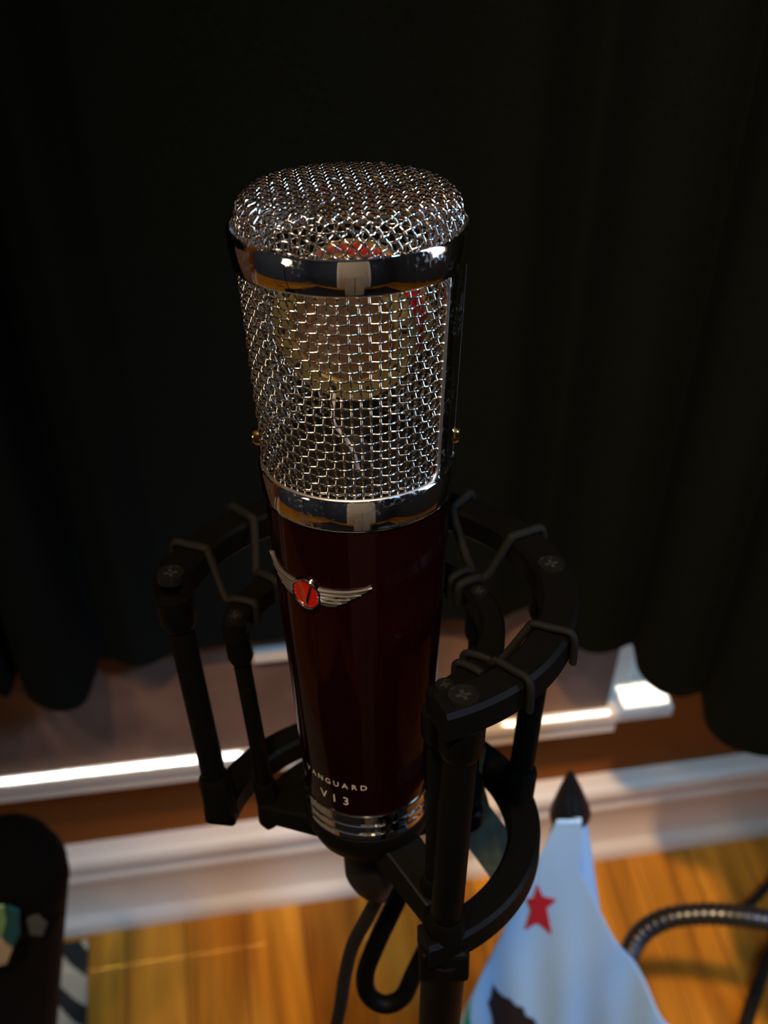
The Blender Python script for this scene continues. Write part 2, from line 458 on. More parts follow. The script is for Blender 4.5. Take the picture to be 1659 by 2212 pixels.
# top dome: a flat woven sheet pressed over a rounded edge
RT, RCn = .0222, .0053
def dome(s):
    """arc length from the centre -> (radius, height above the rim, normal tilt)"""
    if s < RT: return s, .0098 - .0011 * (s / RT) ** 2, .10 * s / RT
    a = (s - RT) / RCn
    if a < PI / 2: return RT + RCn * sin(a), .0087 - RCn * (1 - cos(a)), a
    return RT + RCn, .0087 - RCn - (s - RT - RCn * PI / 2), PI / 2
SM = RT + RCn * PI / 2 + .0042
cap = MB(); GP = .0024; rot = radians(-38); nn = int(SM / GP) + 1
for fam in (0, 1):
    for i in range(-nn, nn + 1):
        c = (i + .25) * GP
        if abs(c) >= SM: continue
        half = sqrt(SM * SM - c * c); n = max(2, int(2 * half / GP * 6)); pts = []
        for k in range(n + 1):
            u = -half + 2 * half * k / n
            x, y = (u, c) if fam == 0 else (c, u)
            t = (u / GP - .25)
            off = AMP * cos(PI * t + PI * i) * (1 if fam == 0 else -1)
            xr = x * cos(rot) - y * sin(rot); yr = x * sin(rot) + y * cos(rot)
            s_ = sqrt(xr * xr + yr * yr); th = atan2(yr, xr)
            r_, h_, a_ = dome(s_)
            r2 = r_ + off * sin(a_); h2 = h_ + off * cos(a_)
            pts.append(Vector((r2 * cos(th), r2 * sin(th), LB + h2)))
        cap.tube(pts, WR, 6)
cap.build('top_grille', M['wire'], mic, smooth=60, fixn=False)
# --- chrome rings
def zz(L): return LB - L
rt = MB().lathe([(.0287, zz(-.0002)), (.0292, zz(-.0008)), (rc(0) - .0002, zz(-.0007)), (rc(0) + .0002, zz(.0000)), (rc(.008) + .0002, zz(.0078)),
                 (rc(.008) - .0002, zz(.0085)), (rc(.008) - .0012, zz(.0088)), (rc(.008) - .0013, zz(.004))], 128, closed=True)
rt.build('top_ring', M['chrome'], mic, smooth=50)
# --- frame with the two mesh windows: upright posts with rounded corners, and the lower band
LT, LBW = .0083, .0640                           # window top and bottom
HW, CR = 76.0, 9.0                               # half width of a window and its corner radius, degrees
cen = (-19.0, 161.0)
def winspan(phi):
    """top and bottom L of the opening at this angle, or None on a post"""
    for c in cen:
        d = (phi - c + 180) % 360 - 180
        if abs(d) <= HW:
            e = HW - abs(d)
            cr = CR * radians(1) * .0277
            x = e * radians(1) * .0277
            k = cr - sqrt(max(0, cr * cr - (cr - x) ** 2)) if x < cr else 0
            return LT + k * .5, LBW - k
    return None
fr = MB(); NF = 720; cols = []
for i in range(NF):
    phi = 360 * i / NF; cols.append((phi, winspan(phi)))
def rfr(L): return rc(L) - .0006
vs = []; idx = {}
def V(i, L, r):
    key = (i % NF, round(L, 7), round(r, 7))
    if key not in idx: idx[key] = len(vs); vs.append(mp(L, 360 * (i % NF) / NF, r))
    return idx[key]
fs = []
LE = .0650
for i in range(NF):
    a, b = cols[i][1], cols[(i + 1) % NF][1]
    if a and b:
        for (la, lb), (la2, lb2) in (((.006, a[0]), (.006, b[0])), ((a[1], LE), (b[1], LE))):
            fs.append((V(i, la, rfr(la)), V(i, lb, rfr(lb)), V(i + 1, lb2, rfr(lb2)), V(i + 1, la2, rfr(la2))))
    else:
        for q in range(8):
            la = .006 + (LE - .006) * q / 8; lb = .006 + (LE - .006) * (q + 1) / 8
            fs.append((V(i, la, rfr(la)), V(i, lb, rfr(lb)), V(i + 1, lb, rfr(lb)), V(i + 1, la, rfr(la))))
fr.add(vs, fs)
fo = fr.build('window_frame', M['chrome'], mic, smooth=60)
so = fo.modifiers.new('thickness', 'SOLIDIFY'); so.thickness = .0011; so.offset = -1
for c in cen:                                    # satin bead around each opening
    loop = []; K = 40
    crd = CR; crl = CR * radians(1) * .0277
    def corner(pc, lc, a0, a1):
        for k in range(9):
            a = radians(a0 + (a1 - a0) * k / 8)
            loop.append((pc + crd * cos(a), lc + crl * sin(a)))
    for k in range(K): loop.append((c - HW + crd + (2 * HW - 2 * crd) * k / K, LT))
    corner(c + HW - crd, LT + crl, -90, 0)
    for k in range(1, 20): loop.append((c + HW, LT + crl + (LBW - LT - 2 * crl) * k / 20))
    corner(c + HW - crd, LBW - crl, 0, 90)
    for k in range(1, K): loop.append((c + HW - crd - (2 * HW - 2 * crd) * k / K, LBW))
    corner(c - HW + crd, LBW - crl, 90, 180)
    for k in range(1, 20): loop.append((c - HW, LBW - crl - (LBW - LT - 2 * crl) * k / 20))
    corner(c - HW + crd, LT + crl, 180, 270)
    MB().tube([mp(l, p_, rfr(l) - .0005) for p_, l in loop], .00058, 8, closed=True).build('frame_bead', M['satin'], mic, smooth=60)
MB().lathe([(rc(.064) - .0016, zz(.0640)), (rc(.064) - .0002, zz(.0636)), (rc(.064) + .0002, zz(.0642)), (rc(.073) + .0003, zz(.0722)), (rc(.073) + .0001, zz(.0729)),
            (rc(.073) - .0007, zz(.0733)), (rc(.073) - .0014, zz(.0733))], 128, closed=True).build('lower_ring', M['chrome'], mic, smooth=50)
for ph in (-89, 88):                             # small screws at the sides of the head
    q = MB().lathe([(0, .0012), (.0012, .0012), (.0022, .0008), (.0026, 0), (.0026, -.002), (0, -.002)], 24,
                   mtx=T(mp(.0575, ph, rc(.0575))) @ Matrix.Rotation(radians(ph), 4, 'Z') @ Matrix.Rotation(PI / 2, 4, 'X'))
    q.build('side_screw', M['gold'], mic, smooth=40)
# --- body
MB().lathe([(0, zz(.0650)), (rc(.066) - .0022, zz(.0650)), (rc(.066) - .0022, zz(.0715)), (rc(.0729) - .0006, zz(.0725)), (rc(.0729) - .0004, zz(.0735)), (rc(.1780) - .0004, zz(.1784)),
            (rc(.1785) - .0012, zz(.1790)), (0, zz(.1790))], 128).build('body', M['burgundy'], mic, smooth=40)
MB().lathe([(0, zz(.0622)), (.024, zz(.0622)), (.0245, zz(.0650)), (0, zz(.0650))], 64).build('head_floor', M['inner'], mic, smooth=40)
br_ = [(.0, zz(.1780))]
rb = lambda L, d: (rc(L) + d, zz(L))
br_ += [rb(.1780, -.0008), rb(.1783, .0001), rb(.1812, .0002), rb(.1816, -.0005), rb(.1821, -.0005), rb(.1825, .0002), rb(.1848, .0002), rb(.1852, -.0005),
        rb(.1857, -.0005), rb(.1861, .0002), rb(.1882, .0001), rb(.1885, -.0008), (0, zz(.1885))]
MB().lathe(br_, 128).build('base_ring', M['chrome'], mic, smooth=30)

# --- badge (wings with a round red emblem), wrapped on the body
BC, BL = -34.0, .0948
def bf(u, v, d):                                 # u to the right, v up, both in mm; d height above the lacquer in mm
    L = BL - v * .001; r = rc(L) - .0004 + d * .001
    return mp(L, BC + math.degrees(u * .001 / .0249), r)
bd = MB()
def wing(sg):
    top = [(3.0, 2.9), (6, 2.8), (9, 2.7), (12, 2.9), (15, 3.4), (18.2, 4.3)]
    bot = [(18.2, 3.7), (16.4, 2.5), (14.6, 1.9), (14.2, 1.0), (12.2, .3), (11.6, -.8), (9.6, -1.5), (8.6, -2.4), (6.0, -2.7), (3.2, -2.4)]
    poly = top + bot
    m_ = MB(); m_.prism([(sg * u, v) for u, v in (poly if sg > 0 else poly[::-1])], bf, -.3, .7)
    # feather ridges
    for k, (v0, v1, u1) in enumerate(((2.4, 3.9, 18.0), (1.1, 1.9, 15.6), (-.1, .35, 12.6), (-1.3, -1.2, 10.2))):
        pts = [bf(sg * (3.5 + (u1 - 3.5) * t / 8), v0 + (v1 - v0) * (t / 8) ** 2, .75) for t in range(9)]
        m_.tube(pts, [.00032 - .00002 * t for t in range(9)] if k else [.00045 - .00003 * t for t in range(9)], 8)
    m_.tube([bf(sg * 17.6, 3.85, .7), bf(sg * 18.5, 4.15, .7)], .00034, 10)
    return m_
badge = MB()
NB = 48; ro = 4.75; ri = 4.0
ring_sections = []
for k in range(NB):
    a = 2 * PI * k / NB
    ring_sections.append([bf((r_) * cos(a), (r_ * 1.06) * sin(a), d) for r_, d in ((ri, .4), (ri, 1.25), (ri + .3, 1.45), (ro - .2, 1.40), (ro, 1.1), (ro, -.2))])
n6 = 6; vv = [p for s_ in ring_sections for p in s_]
ff = [(k * n6 + i, ((k + 1) % NB) * n6 + i, ((k + 1) % NB) * n6 + (i + 1) % n6, k * n6 + (i + 1) % n6) for k in range(NB) for i in range(n6)]
badge.add(vv, ff)
for a_, b_ in (((-2.15, 3.75), (0.05, -3.9)), ((2.15, 3.75), (-.05, -3.9))):
    dx, dy = b_[0] - a_[0], b_[1] - a_[1]; l_ = sqrt(dx * dx + dy * dy); nx, ny = -dy / l_ * .36, dx / l_ * .36
    badge.prism([(a_[0] + nx, a_[1] + ny), (b_[0] + nx, b_[1] + ny), (b_[0] - nx, b_[1] - ny), (a_[0] - nx, a_[1] - ny)], bf, .3, 1.30)
bo = badge.build('wing_badge', M['chrome'], mic, smooth=35)
for sg in (-1, 1): wing(sg).build('wing', M['wing'], bo, smooth=30)
MB().prism([(4.05 * cos(2 * PI * k / NB), 4.28 * sin(2 * PI * k / NB)) for k in range(NB)], bf, -.2, 1.0).build('red_emblem', M['enamel'], bo, smooth=30)


# --- lettering, wrapped on the body
def letters(txt, phi0, step, L, h):
    out = MB()
    for k, ch in enumerate(txt):
        cu = bpy.data.curves.new('t', 'FONT'); cu.body = ch; cu.align_x = 'CENTER'; cu.size = 1.0; cu.resolution_u = 3
        ob = bpy.data.objects.new('t', cu); COL.objects.link(ob)
        dg = bpy.context.evaluated_depsgraph_get(); me = ob.evaluated_get(dg).to_mesh()
        vs_ = []
        for v in me.vertices:
            u = v.co.x * h / .72 * 1.0; vv_ = v.co.y * h / .72
            LL = L - vv_; r_ = rc(LL) - .0004 + .00006
            vs_.append(mp(LL, phi0 + k * step + math.degrees(u / .0208), r_))
        out.add(vs_, [tuple(p.vertices) for p in me.polygons])
        ob.evaluated_get(dg).to_mesh_clear(); bpy.data.objects.remove(ob); bpy.data.curves.remove(cu)
    return out
letters('VANGUARD', -57.5, 8.0, .1668, .0021).build('maker_lettering', M['print'], mic, smooth=0, fixn=False)
letters('V13', -39.5, 11.0, .1738, .0033).build('model_lettering', M['print'], mic, smooth=0, fixn=False)

# --- capsule inside the head: a disc on edge, facing the front
CM = T(mp(.0252, 0, 0)) @ Matrix.Rotation(radians(-20), 4, 'Z') @ Matrix.Rotation(PI / 2, 4, 'X') @ Matrix.Scale(1.08, 4)    # local z -> viewer
def cl(prof, seg=72): return MB().lathe(prof, seg, mtx=CM)
cl([(.0150, -.0050), (.0169, -.0048), (.0172, -.0015), (.0172, .0015), (.0169, .0048), (.0150, .0050)]).build('capsule_body', M['red'], mic, smooth=40)
for sg in (1, -1):
    ringp = [(.0130, .0046), (.0130, .0064), (.0134, .0068), (.0174, .0068), (.0177, .0064), (.0177, .0046)]
    a = MB().lathe([(r, z * sg) for r, z in ringp], 72, closed=True, mtx=CM).build('clamping_ring', M['palegold'], mic, smooth=35)
    sc_ = MB()
    for k in range(10):
        t = 2 * PI * (k + .3) / 10; c_ = Vector((.0155 * sin(t), .0155 * cos(t), 0))
        sc_.lathe([(0, .0072 * sg), (.0006, .0072 * sg), (.0010, .0070 * sg), (.0011, .0064 * sg), (0, .0062 * sg)], 14, mtx=CM @ T(c_))
    sc_.build('ring_screws', M['inner'], a, smooth=30)['kind'] = 'stuff'
    MB().lathe([(0, .0036 * sg), (.0100, .0037 * sg), (.0120, .0043 * sg), (.0130, .0060 * sg)], 72, mtx=CM).build('diaphragm', M['diaphragm'], mic, smooth=60)
    MB().lathe([(0, .0050 * sg), (.0009, .0050 * sg), (.0014, .0044 * sg), (.0015, .0036 * sg), (0, .0036 * sg)], 20, mtx=CM).build('centre_terminal', M['gold'], mic, smooth=40)
MB().box((-.006, -.0045, -.008), (.006, .0045, .0035), T(mp(.0475, 0, 0)) @ Matrix.Rotation(radians(-20), 4, 'Z')) \
    .lathe([(0, -.019), (.0075, -.019), (.0065, -.012), (.004, -.008), (0, -.008)], 24, mtx=T(mp(.0475, 0, 0))).build('capsule_saddle', M['inner'], mic, smooth=30)
lp = smoothpath([CM @ Vector((-.0025, -.0165, .0070)), mp(.0475, -22, .0140), mp(.0520, -10, .0135), mp(.0570, -1, .0130), mp(.0625, 4, .0125)], 8)
MB().tube(lp, .00055, 8).build('capsule_lead', M['lead'], mic)

# ================================================================== SHOCK MOUNT
mount = empty('shock_mount', MM @ T((0, 0, -.03)), 'black spider shock mount of two open rings, posts and elastic cords holding the microphone', 'shock mount')
OI = T((0, 0, .03))
def arc_beam(ri_, ro_, Ltop, hgt, p0, p1, bev=.0012, roundend=False):
    m_ = MB(); hw = (ro_ - ri_) / 2; rm = (ro_ + ri_) / 2
    n = int(abs(p1 - p0) / 2.5) + 2
    ph = [p0 + (p1 - p0) * k / (n - 1) for k in range(n)]; ws = [1.0] * n
    if roundend:
        e = math.degrees(hw / rm); pre = []; post = []
        for k in range(7):
            t = 1 - k / 6; s_ = sqrt(max(.0004, 1 - t * t))
            pre.append((p0 - e * t, s_)); post.insert(0, (p1 + e * t, s_))
        ph = [q[0] for q in pre] + ph + [q[0] for q in post]; ws = [q[1] for q in pre] + ws + [q[1] for q in post]
    secs = []
    for p_, w_ in zip(ph, ws):
        h = hw * w_; b = min(bev, h * .5)
        sec = [(-h, b - hgt), (-h, -b), (-h + b, 0), (h - b, 0), (h, -b), (h, b - hgt), (h - b, -hgt), (-h + b, -hgt)]
        secs.append([OI @ mp(Ltop - dz, p_, rm + dr) for dr, dz in sec])
    m_.sweep(secs); return m_
UO, UI, LO_, LI_ = .1070, .1195, .1985, .1990
arc_beam(.0515, .0625, UO, .0092, 21, 263).build('outer_ring', M['mount'], mount, smooth=30)
arc_beam(.0345, .0420, UI, .0080, 34, 266, roundend=True).build('inner_ring', M['mount'], mount, smooth=30)
arc_beam(.0455, .0560, LO_, .0095, 19, 262).build('outer_ring', M['mount'], mount, smooth=30)
arc_beam(.0300, .0380, LI_, .0075, 98, 258, roundend=True).build('inner_ring', M['mount'], mount, smooth=30)


def pt(L, ph, r): return OI @ mp(L, ph, r)
def screw(L, ph, r, rad=.0036):
    base = pt(L, ph, r)
    s_ = MB().lathe([(0, .0004), (rad * .90, .0004), (rad * .93, .0008), (rad, .0008), (rad * 1.03, .0002), (rad * 1.03, -.002), (0, -.002)], 36, mtx=T(base))
    o_ = s_.build('screw', M['screw'], mount, smooth=30)
    c_ = MB(); w_ = rad * .13; l_ = rad * .50
    for a in (15, 105):
        c_.box((-l_, -w_, 0), (l_, w_, .00055), T(base) @ Matrix.Rotation(radians(a), 4, 'Z'))
    c_.build('cross_recess', M['recess'], o_, smooth=0)
def post(p0, p1, r, L0, L1, blk):
    """p = (phi, radius) at the top and foot of a post"""
    a = pt(L0, *p0); b = pt(L1, *p1)
    d = (b - a)
    o_ = MB().tube([a, a + d * .02, a + d * .98, b], [r * .9, r, r, r * .9], 24).build('post', M['mount'], mount, smooth=40)
    MB().tube([a + d * -.01, a + d * .10, a + d * .13], [blk, blk, blk * .80], 16).build('upper_socket', M['mount'], o_, smooth=40)
    MB().tube([a + d * .86, a + d * .89, a + d * 1.06], [blk * .85, blk, blk], 8).build('lower_socket', M['mount'], o_, smooth=30)
post((-98, .0570), (-99, .0505), .0040, UO + .0085, LO_ - .001, .0056)
post((28, .0568), (27, .0505), .0047, UO + .0085, LO_ + .006, .0062)
post((100, .0570), (101, .0505), .0040, UO + .0085, LO_ - .001, .0056)
post((-95, .0380), (-103, .0345), .0027, UI + .0075, LI_ - .001, .0040)
post((33, .0385), (36, .0350), .0030, UI + .0075, LI_ + .006, .0046)
post((112, .0380), (104, .0345), .0027, UI + .0075, LI_ - .001, .0040)
for ph in (-98, 28, 100): screw(UO, ph, .0570, .0040)
for ph in (-95, 37, 112): screw(UI, ph, .0382, .0026)
# elastic cords: over the outer ring, down to the inner ring and around it
def cord(po, pi_, sgn=1):
    e = .0011
    path = [pt(UO + .0088, po, .0637), pt(UO + .004, po, .0638), pt(UO + .0004, po, .0634), pt(UO - e, po, .0618), pt(UO - e, po, .0570), pt(UO - e, po, .0523),
            pt(UO + .0004, po, .0508), pt(UI - .003, po * .4 + pi_ * .6, .0455), pt(UI - .0004, pi_, .0428), pt(UI - e, pi_, .0408), pt(UI - e, pi_, .0360),
            pt(UI + .0002, pi_, .0338), pt(UI + .006, pi_, .0335)]
    return MB().tube(smoothpath(path, 4), .00115, 8, flat=1.3).build('elastic_cord', M['elastic'], mount, smooth=60)
for po, pi_ in ((-113, -106), (-137, -128), (44, 52), (66, 60), (118, 120), (146, 128), (172, 160), (-160, -150)): cord(po, pi_)
# base holder: cup that carries the microphone, with arms to the inner posts
MB().lathe([(0, -.0000), (.0186, -.0000), (.0200, -.0006), (.0203, -.0020), (.0200, -.0060), (.0178, -.0110), (.0130, -.0150), (.0095, -.0160), (0, -.0160)], 64, mtx=OI).build('base_cup', M['mount'], mount, smooth=50)
def arm(ph, r1, w0, w1, dz0, dz1, th0, th1):
    m_ = MB(); secs = []
    for t in (0, .5, 1):
        r = .012 + (r1 - .012) * t; w_ = w0 + (w1 - w0) * t; z = dz0 + (dz1 - dz0) * t; th = th0 + (th1 - th0) * t
        c = Vector((r * sin(radians(ph)), -r * cos(radians(ph)), z)); s_ = Vector((cos(radians(ph)), sin(radians(ph)), 0)) * w_
        secs.append([OI @ (c - s_ + Vector((0, 0, th))), OI @ (c + s_ + Vector((0, 0, th))), OI @ (c + s_ - Vector((0, 0, th))), OI @ (c - s_ - Vector((0, 0, th)))])
    return m_.sweep(secs).build('holder_arm', M['mount'], mount, smooth=0, bevel=.001)
arm(36, .0385, .0070, .0060, -.010, -.018, .006, .0052)
arm(-102, .0370, .009, .0040, -.009, -.0115, .0045, .0035)
arm(105, .0370, .010, .0045, -.009, -.0120, .0045, .0035)
# knuckle at the foot of the mount that takes the stand
MB().box((-.0075, -.006, -.008), (.0075, .007, .004), OI @ T(mp(LO_ + .0100, 27, .0500))).build('stand_lug', M['mount'], mount, smooth=0, bevel=.0015)

# ================================================================== CABLE with its connector
cen0 = MM @ Vector((0, 0, -.016))
pts = [cen0, at(803, 1885, .410), at(815, 1932, .422)]
cab = empty('microphone_cable', T(cen0), 'black cable with a tapered plug hanging from the foot of the microphone', 'cable')
loc = lambda P: P - cen0
cp = smoothpath([loc(q) for q in pts], 10)
MB().tube(cp, [.0090 if k < 9 else .0090 - .0050 * min(1, (k - 9) / 10) for k in range(len(cp))], 24).build('plug', M['rubber'], cab, smooth=40)
cc = smoothpath([loc(q) for q in (at(815, 1920, .420), at(812, 1945, .426), at(792, 1985, .434), at(762, 2042, .445), at(745, 2110, .457), at(728, 2210, .475), at(690, 2330, .52), at(640, 2500, .62))], 8)
MB().tube(cc, .0026, 12).build('cord', M['rubber'], cab, smooth=60)

# ================================================================== MICROPHONE STAND
ftop = MM @ mp(LO_ + .010, 27, .0505)
stand = empty('microphone_stand', T(Vector((ftop.x, ftop.y, 0))), 'black metal microphone stand below the shock mount, with a looped clutch handle', 'microphone stand')
so_ = Vector((ftop.x, ftop.y, 0))
MB().tube([Vector((0, 0, .012)), Vector((0, 0, ftop.z))], .0068, 24).build('pole', M['mount'], stand, smooth=40)
MB().lathe([(0, 0), (.125, 0), (.125, .008), (.115, .014), (.03, .020), (.016, .03), (0, .03)], 48).build('round_base', M['mount'], stand, smooth=40)
hp = [(905, 1860), (878, 1900), (846, 1968), (812, 2040), (789, 2106), (797, 2150), (832, 2170), (870, 2153), (893, 2106), (926, 2040), (958, 1970), (980, 1905), (950, 1862)]
hz = [.444, .448, .455, .463, .472, .478, .480, .478, .472, .463, .455, .448, .444]
hl = smoothpath([at(x, y, z_) - so_ for (x, y), z_ in zip(hp, hz)], 6, closed=True)
MB().tube(hl, .0037, 16, closed=True).build('clutch_handle', M['mount'], stand, smooth=60)
ck = at(968, 1900, .447) - so_
MB().tube([ck, Vector((0, 0, ck.z - .01))], .0050, 16).build('handle_arm', M['mount'], stand, smooth=40)

# ================================================================== FLAG
FY = .372
fin = aty(1232, 1668, FY + .009)
fl = empty('pennant_flag', T(Vector((fin.x, fin.y, 0))), 'small white cloth flag with a red star draped on a black-tipped pole', 'flag')
fo_ = Vector((fin.x, fin.y, 0))
zt = aty(1232, 1768, FY).z; zb = aty(1232, 2400, FY).z
def surf(x, z):                                   # depth of the cloth at a point of its hanging plane
    t = (zt - z) / (zt - zb)
    return FY - .0045 - .009 * sin(min(1, max(0, t)) * 2.2) - .0022 * sin(x * 95 + t * 6) * min(1, max(0, t) * 3) - .0012 * sin(x * 210 - t * 9) * min(1, max(0, t) * 2)
def fxz(px, py):
    y = FY
    for _ in range(8): P = aty(px, py, y); y = surf(P.x, P.z)
    return (P.x, P.z)
ftz = aty(1232, 1664, FY + .009).z; fbz = aty(1232, 1763, FY + .009).z
LEAN = T((0, 0, ftz)) @ Matrix.Rotation(radians(-11), 4, 'Y') @ T((0, 0, -ftz))
MB().lathe([(0, ftz), (.0016, ftz - .003), (.0046, ftz - (ftz - fbz) * .42), (.0072, ftz - (ftz - fbz) * .80), (.0078, fbz + .002), (.0070, fbz - .002), (0, fbz - .003)], 40, mtx=LEAN).build('finial', M['finial'], fl, smooth=50)
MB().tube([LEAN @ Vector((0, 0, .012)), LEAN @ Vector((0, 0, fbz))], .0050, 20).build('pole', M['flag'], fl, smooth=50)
zt = aty(1232, 1768, FY).z; zb = aty(1232, 2400, FY).z
def surf(x, z):                                   # depth of the cloth at a point of its hanging plane
    t = (zt - z) / (zt - zb)
    return FY - .0045 - .009 * sin(min(1, max(0, t)) * 2.2) - .0022 * sin(x * 95 + t * 6) * min(1, max(0, t) * 3) - .0012 * sin(x * 210 - t * 9) * min(1, max(0, t) * 2)
def fxz(px, py):
    y = FY
    for _ in range(8): P = aty(px, py, y); y = surf(P.x, P.z)
    return (P.x, P.z)
ftz = aty(1232, 1664, FY + .009).z; fbz = aty(1232, 1763, FY + .009).z
MB().lathe([(0, ftz), (.0016, ftz - .003), (.0046, ftz - (ftz - fbz) * .42), (.0072, ftz - (ftz - fbz) * .80), (.0078, fbz + .002), (.0070, fbz - .002), (0, fbz - .003)], 40).build('finial', M['finial'], fl, smooth=50)
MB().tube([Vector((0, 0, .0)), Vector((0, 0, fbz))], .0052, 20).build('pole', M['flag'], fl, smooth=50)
edgeL = [(1203, 1771), (1185, 1810), (1150, 1880), (1098, 1985), (1040, 2105), (985, 2222), (930, 2335), (890, 2420)]
edgeR = [(1256, 1771), (1256, 1810), (1250, 1880), (1296, 1970), (1355, 2075), (1440, 2212), (1510, 2335), (1560, 2420)]
def pre(edge, py):
    for (x0, y0), (x1, y1) in zip(edge, edge[1:]):
        if y0 <= py <= y1: return x0 + (x1 - x0) * (py - y0) / (y1 - y0)
    return edge[-1][0]
rowsY = [1771 + (2420 - 1771) * k / 70 for k in range(71)]
vs = []; fs = []; NC = 48
for py in rowsY:
    xl, zl = fxz(pre(edgeL, py), py); xr_, zr = fxz(pre(edgeR, py), py)
    for k in range(NC + 1):
        x = xl + (xr_ - xl) * k / NC; z = zl; vs.append(Vector((x, surf(x, z), z)) - fo_)
for i in range(len(rowsY) - 1):
    for k in range(NC): fs.append((i * (NC + 1) + k, i * (NC + 1) + k + 1, (i + 1) * (NC + 1) + k + 1, (i + 1) * (NC + 1) + k))
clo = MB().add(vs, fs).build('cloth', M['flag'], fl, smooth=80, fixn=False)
so = clo.modifiers.new('thickness', 'SOLIDIFY'); so.thickness = .0006; so.offset = 0
# folded-back strip of the cloth beside the pole
vs = []; fs = []
for k in range(13):
    py = 1766 + (1985 - 1766) * k / 12
    for j, px in enumerate((1222 + k * 4.5, 1240 + k * 2.6, 1256 - k * .55)):
        P = aty(px, py, FY + .004 - .004 * j * (1 if k else 1) + .012 * (j == 0)); vs.append(P - fo_)
for k in range(12):
    for j in range(2): fs.append((k * 3 + j, k * 3 + j + 1, (k + 1) * 3 + j + 1, (k + 1) * 3 + j))
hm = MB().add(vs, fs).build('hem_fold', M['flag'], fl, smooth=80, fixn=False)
so = hm.modifiers.new('thickness', 'SOLIDIFY'); so.thickness = .0006
def onflag(name, m, poly, off=.0007, cuts=3):
    q = [fxz(*p) for p in poly]
    mb = MB(); mb.add([Vector((x, 0, z)) for x, z in q], [tuple(range(len(q)))])
    o_ = mb.build(name, m, clo, smooth=60, tri=True, subdiv=cuts, fn=lambda c: Vector((c.x, surf(c.x, c.z) - off, c.z)) - fo_)
    return o_
star = [(1160, 1905), (1172, 1932), (1202, 1940), (1181, 1958), (1192, 2016), (1161, 1990), (1133, 2006), (1146, 1962), (1137, 1938), (1153, 1935)]
onflag('red_star', M['flagred'], star, .0012)
bear = [(1065, 2122), (1074, 2136), (1086, 2148), (1102, 2154), (1114, 2168), (1130, 2172), (1136, 2190), (1154, 2198), (1162, 2215), (1172, 2240), (1150, 2290), (1090, 2300), (1066, 2230), (1064, 2195), (1054, 2160), (1060, 2155)]
onflag('bear_print', M['flagbrown'], bear, .0012)
onflag('green_stripe', M['flaggreen'], [(1022, 2147), (1016, 2166), (1014, 2192), (1018, 2218), (1024, 2250), (1000, 2250), (1004, 2200), (1010, 2172)], .0012)

# ================================================================== STRAP, GOOSENECK, CABLES
sp = [at(1010, 1640, .405), at(1000, 1700, .415), at(1020, 1768, .428), at(1062, 1822, .438), at(1094, 1868, .446), at(1094, 1925, .455), at(1062, 1965, .462)]
b0 = sp[0]
secs = []
for k, P in enumerate(sp):
    w_ = FV * .0012; a = RV * .0062 - DV * .0044
    secs.append([P - b0 + a + w_, P - b0 - a + w_, P - b0 - a - w_, P - b0 + a - w_])
st = MB().sweep(secs).build('webbing_strap', M['strap'], mtx=T(b0), smooth=60)
tag(st, 'grey-green webbing strap hanging from the shock mount behind its right-hand posts', 'strap')

gp = [at(1330, 2420, 1.02), at(1345, 2180, .93), at(1352, 2090, .885), at(1378, 2025, .87), at(1430, 1988, .86), at(1500, 1975, .855), at(1580, 1977, .85), at(1670, 1992, .85), at(1800, 2030, .86), at(1960, 2140, .90), at(2040, 2330, .97)]
gb = Vector((gp[0].x, gp[0].y, 0))
path = smoothpath([p - gb for p in gp], 110)
gn = empty('gooseneck', T(gb), 'ribbed gunmetal gooseneck arm curving in from the right behind the flag', 'gooseneck arm')
seg_ = []; rad = []; acc = 0
for k, p in enumerate(path):
    if k: acc += (p - path[k - 1]).length
    q_ = (acc / .0058) % 1.0; rad.append(.0080 - .0011 * math.exp(-((q_ - .5) / .13) ** 2))
MB().tube(path, rad, 20).build('flexible_tube', M['goose'], gn, smooth=50)
MB().tube([path[0], Vector((path[0].x, path[0].y, .004))], .0060, 16).lathe([(0, 0), (.06, 0), (.06, .006), (.02, .012), (0, .012)], 32).build('foot', M['goose'], gn, smooth=40)

def floor_cable(pxs, r, name, label):
    P = [atz(x, y, r + .001) for x, y in pxs]; b = P[0].copy(); b.z = 0
    o_ = MB().tube(smoothpath([p - b for p in P], 8), r, 12).build(name, M['rubber'], mtx=T(b), smooth=60)
    tag(o_, label, 'cable')
fc = floor_cable([(1760, 1800), (1705, 1858), (1650, 1922), (1600, 1972)], .0045, 'floor_cable', 'short black cable end on the floor above the gooseneck at the right edge')
floor_cable([(1740, 1900), (1690, 2000), (1648, 2100), (1618, 2190), (1590, 2300)], .0065, 'floor_cable', 'thick black cable crossing the floor in the bottom right corner')
# ================================================================== BAG AND RUG
bc = at(22, 1892, .80); bx = Vector((bc.x, bc.y, 0))
bag = empty('bag', T(bx), 'black round-topped padded bag with colourful patches at the left edge', 'bag')
MB().lathe([(0, .043), (.012, .0415), (.024, .035), (.034, .022), (.0385, .006), (.0375, -.008), (.034, -.022), (.030, -.030), (0, -.034)], 48, mtx=T((0, 0, bc.z)) @ Matrix.Scale(1.0, 4, (1, 0, 0))).build('padded_top', M['bag'], bag, smooth=60)
hb = bc.z - .024
prof2 = []
for k in range(9):
    t = k / 8; hw = .0315 - .022 * t; hd = .030 - .012 * t; z = hb * (1 - t)
    prof2.append([Vector((x * hw - .055 * t, y * hd, z)) for x, y in ((-1, -.7), (-.8, -1), (.8, -1), (1, -.7), (1, .7), (.8, 1), (-.8, 1), (-1, .7))])
MB().sweep(prof2).build('bag_body', M['bagbody'], bag, smooth=40, bevel=.002)
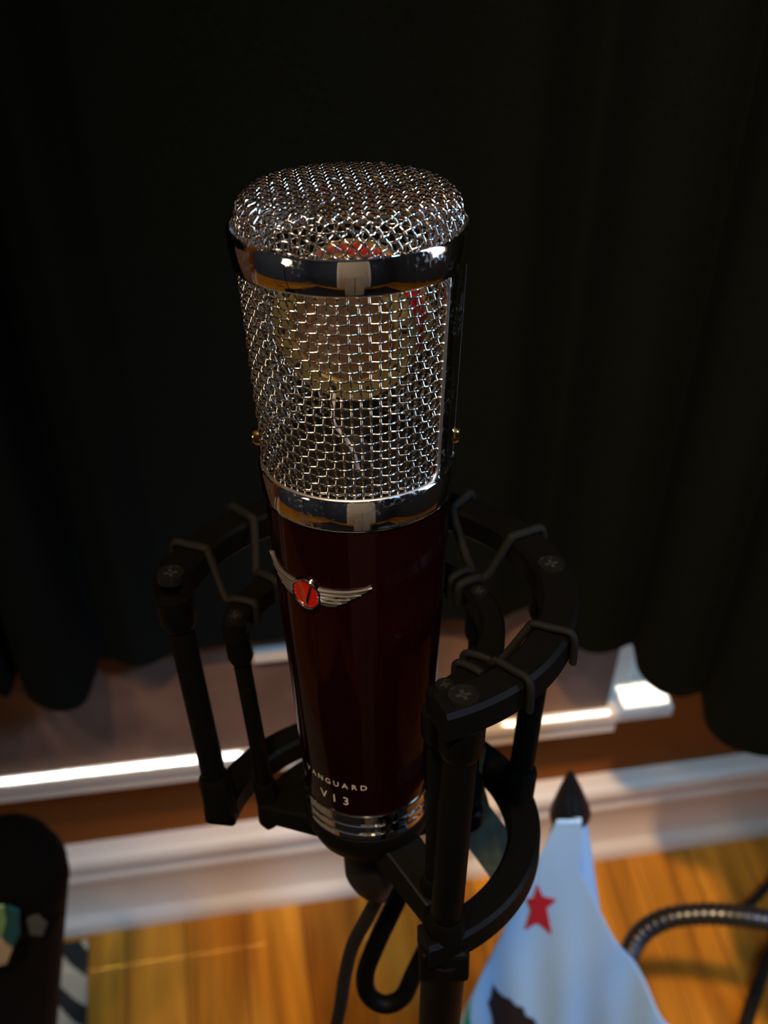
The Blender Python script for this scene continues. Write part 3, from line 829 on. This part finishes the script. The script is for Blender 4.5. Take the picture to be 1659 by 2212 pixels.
def patch(m, poly, name='patch'):
    P = [at(x, y, .79) for x, y in poly]; yy = bx.y - .0405
    q = []
    for x, y in poly:
        P = aty(x, y, yy); q.append(P - bx)
    q2 = [v + Vector((0, .0025, 0)) for v in q]; n = len(q)
    MB().add(q + q2, [tuple(range(n)), tuple(range(n, 2 * n))[::-1]] + [(i, n + i, n + (i + 1) % n, (i + 1) % n) for i in range(n)]).build(name, m, bag, smooth=0)
patch(M['lime'], [(-40, 1960), (8, 1962), (14, 1990), (4, 2026), (-40, 2030)])
patch(M['teal'], [(14, 1962), (40, 1972), (42, 2020), (28, 2046), (6, 2030), (16, 1990)])
patch(M['cream'], [(-40, 2036), (6, 2034), (26, 2052), (14, 2082), (-40, 2098)])
patch(M['greyp'], [(58, 1990), (80, 1982), (100, 2000), (92, 2022), (66, 2020)])
rr0 = atz(192, 2040, 0) - WA; rs = rr0.dot(WU)
rug = MB().box((rs - .75, -.70, 0), (rs, -.010, .006)).build('rug', M['rug'], mtx=WM @ T((0, 0, 0)), smooth=0, bevel=.002)
tag(rug, 'cream rug with black slanting marks on the wooden floor at the lower left', 'rug')

ar = MB().box((-.95, -2.0, 0), (1.0, -.76, .010)).build('added_area_rug', M['darkrug'], mtx=WM, smooth=0, bevel=.003)  # unseen, added so the floor mirrors dark in the chrome
tag(ar, 'large dark area rug added behind the camera to darken reflections in the chrome', 'rug')
cb_ = empty('cabinet', T((.10, -.85, 0)), 'tan wooden cabinet added behind the camera for the chrome to mirror', 'cabinet')  # unseen, added to give the chrome a tan reflection
MB().box((-.17, -.35, .011), (.17, 0, .86)).build('carcass', M['cabinet'], cb_, smooth=0, bevel=.004)
for s_ in (-1, 1):
    dd = MB().box((s_ * .085 - .080, .001, .05), (s_ * .085 + .080, .018, .83)).build('door', M['cabinet'], cb_, smooth=0, bevel=.003)
    MB().box((s_ * .02 - .006, .018, .45), (s_ * .02 + .006, .030, .57)).build('handle', M['gold'], dd, smooth=0, bevel=.002)

# ================================================================== UNSEEN THINGS ADDED BEHIND THE CAMERA, for the chrome to mirror
flm = empty('added_floor_lamp', T((-.95, -.35, 0)), 'added unseen floor lamp with a glowing cream shade, mirrored in the chrome ring of the microphone', 'lamp')
MB().lathe([(0, 0), (.13, 0), (.13, .012), (.02, .02), (0, .02)], 40).build('base', M['mount'], flm, smooth=40)
MB().tube([(0, 0, .02), (0, 0, 1.05)], .009, 16).build('pole', M['mount'], flm, smooth=40)
MB().lathe([(.07, 1.0), (.05, 1.24), (.048, 1.24), (.068, 1.0)], 48, closed=True).build('lamp_shade', M['shade'], flm, smooth=60)
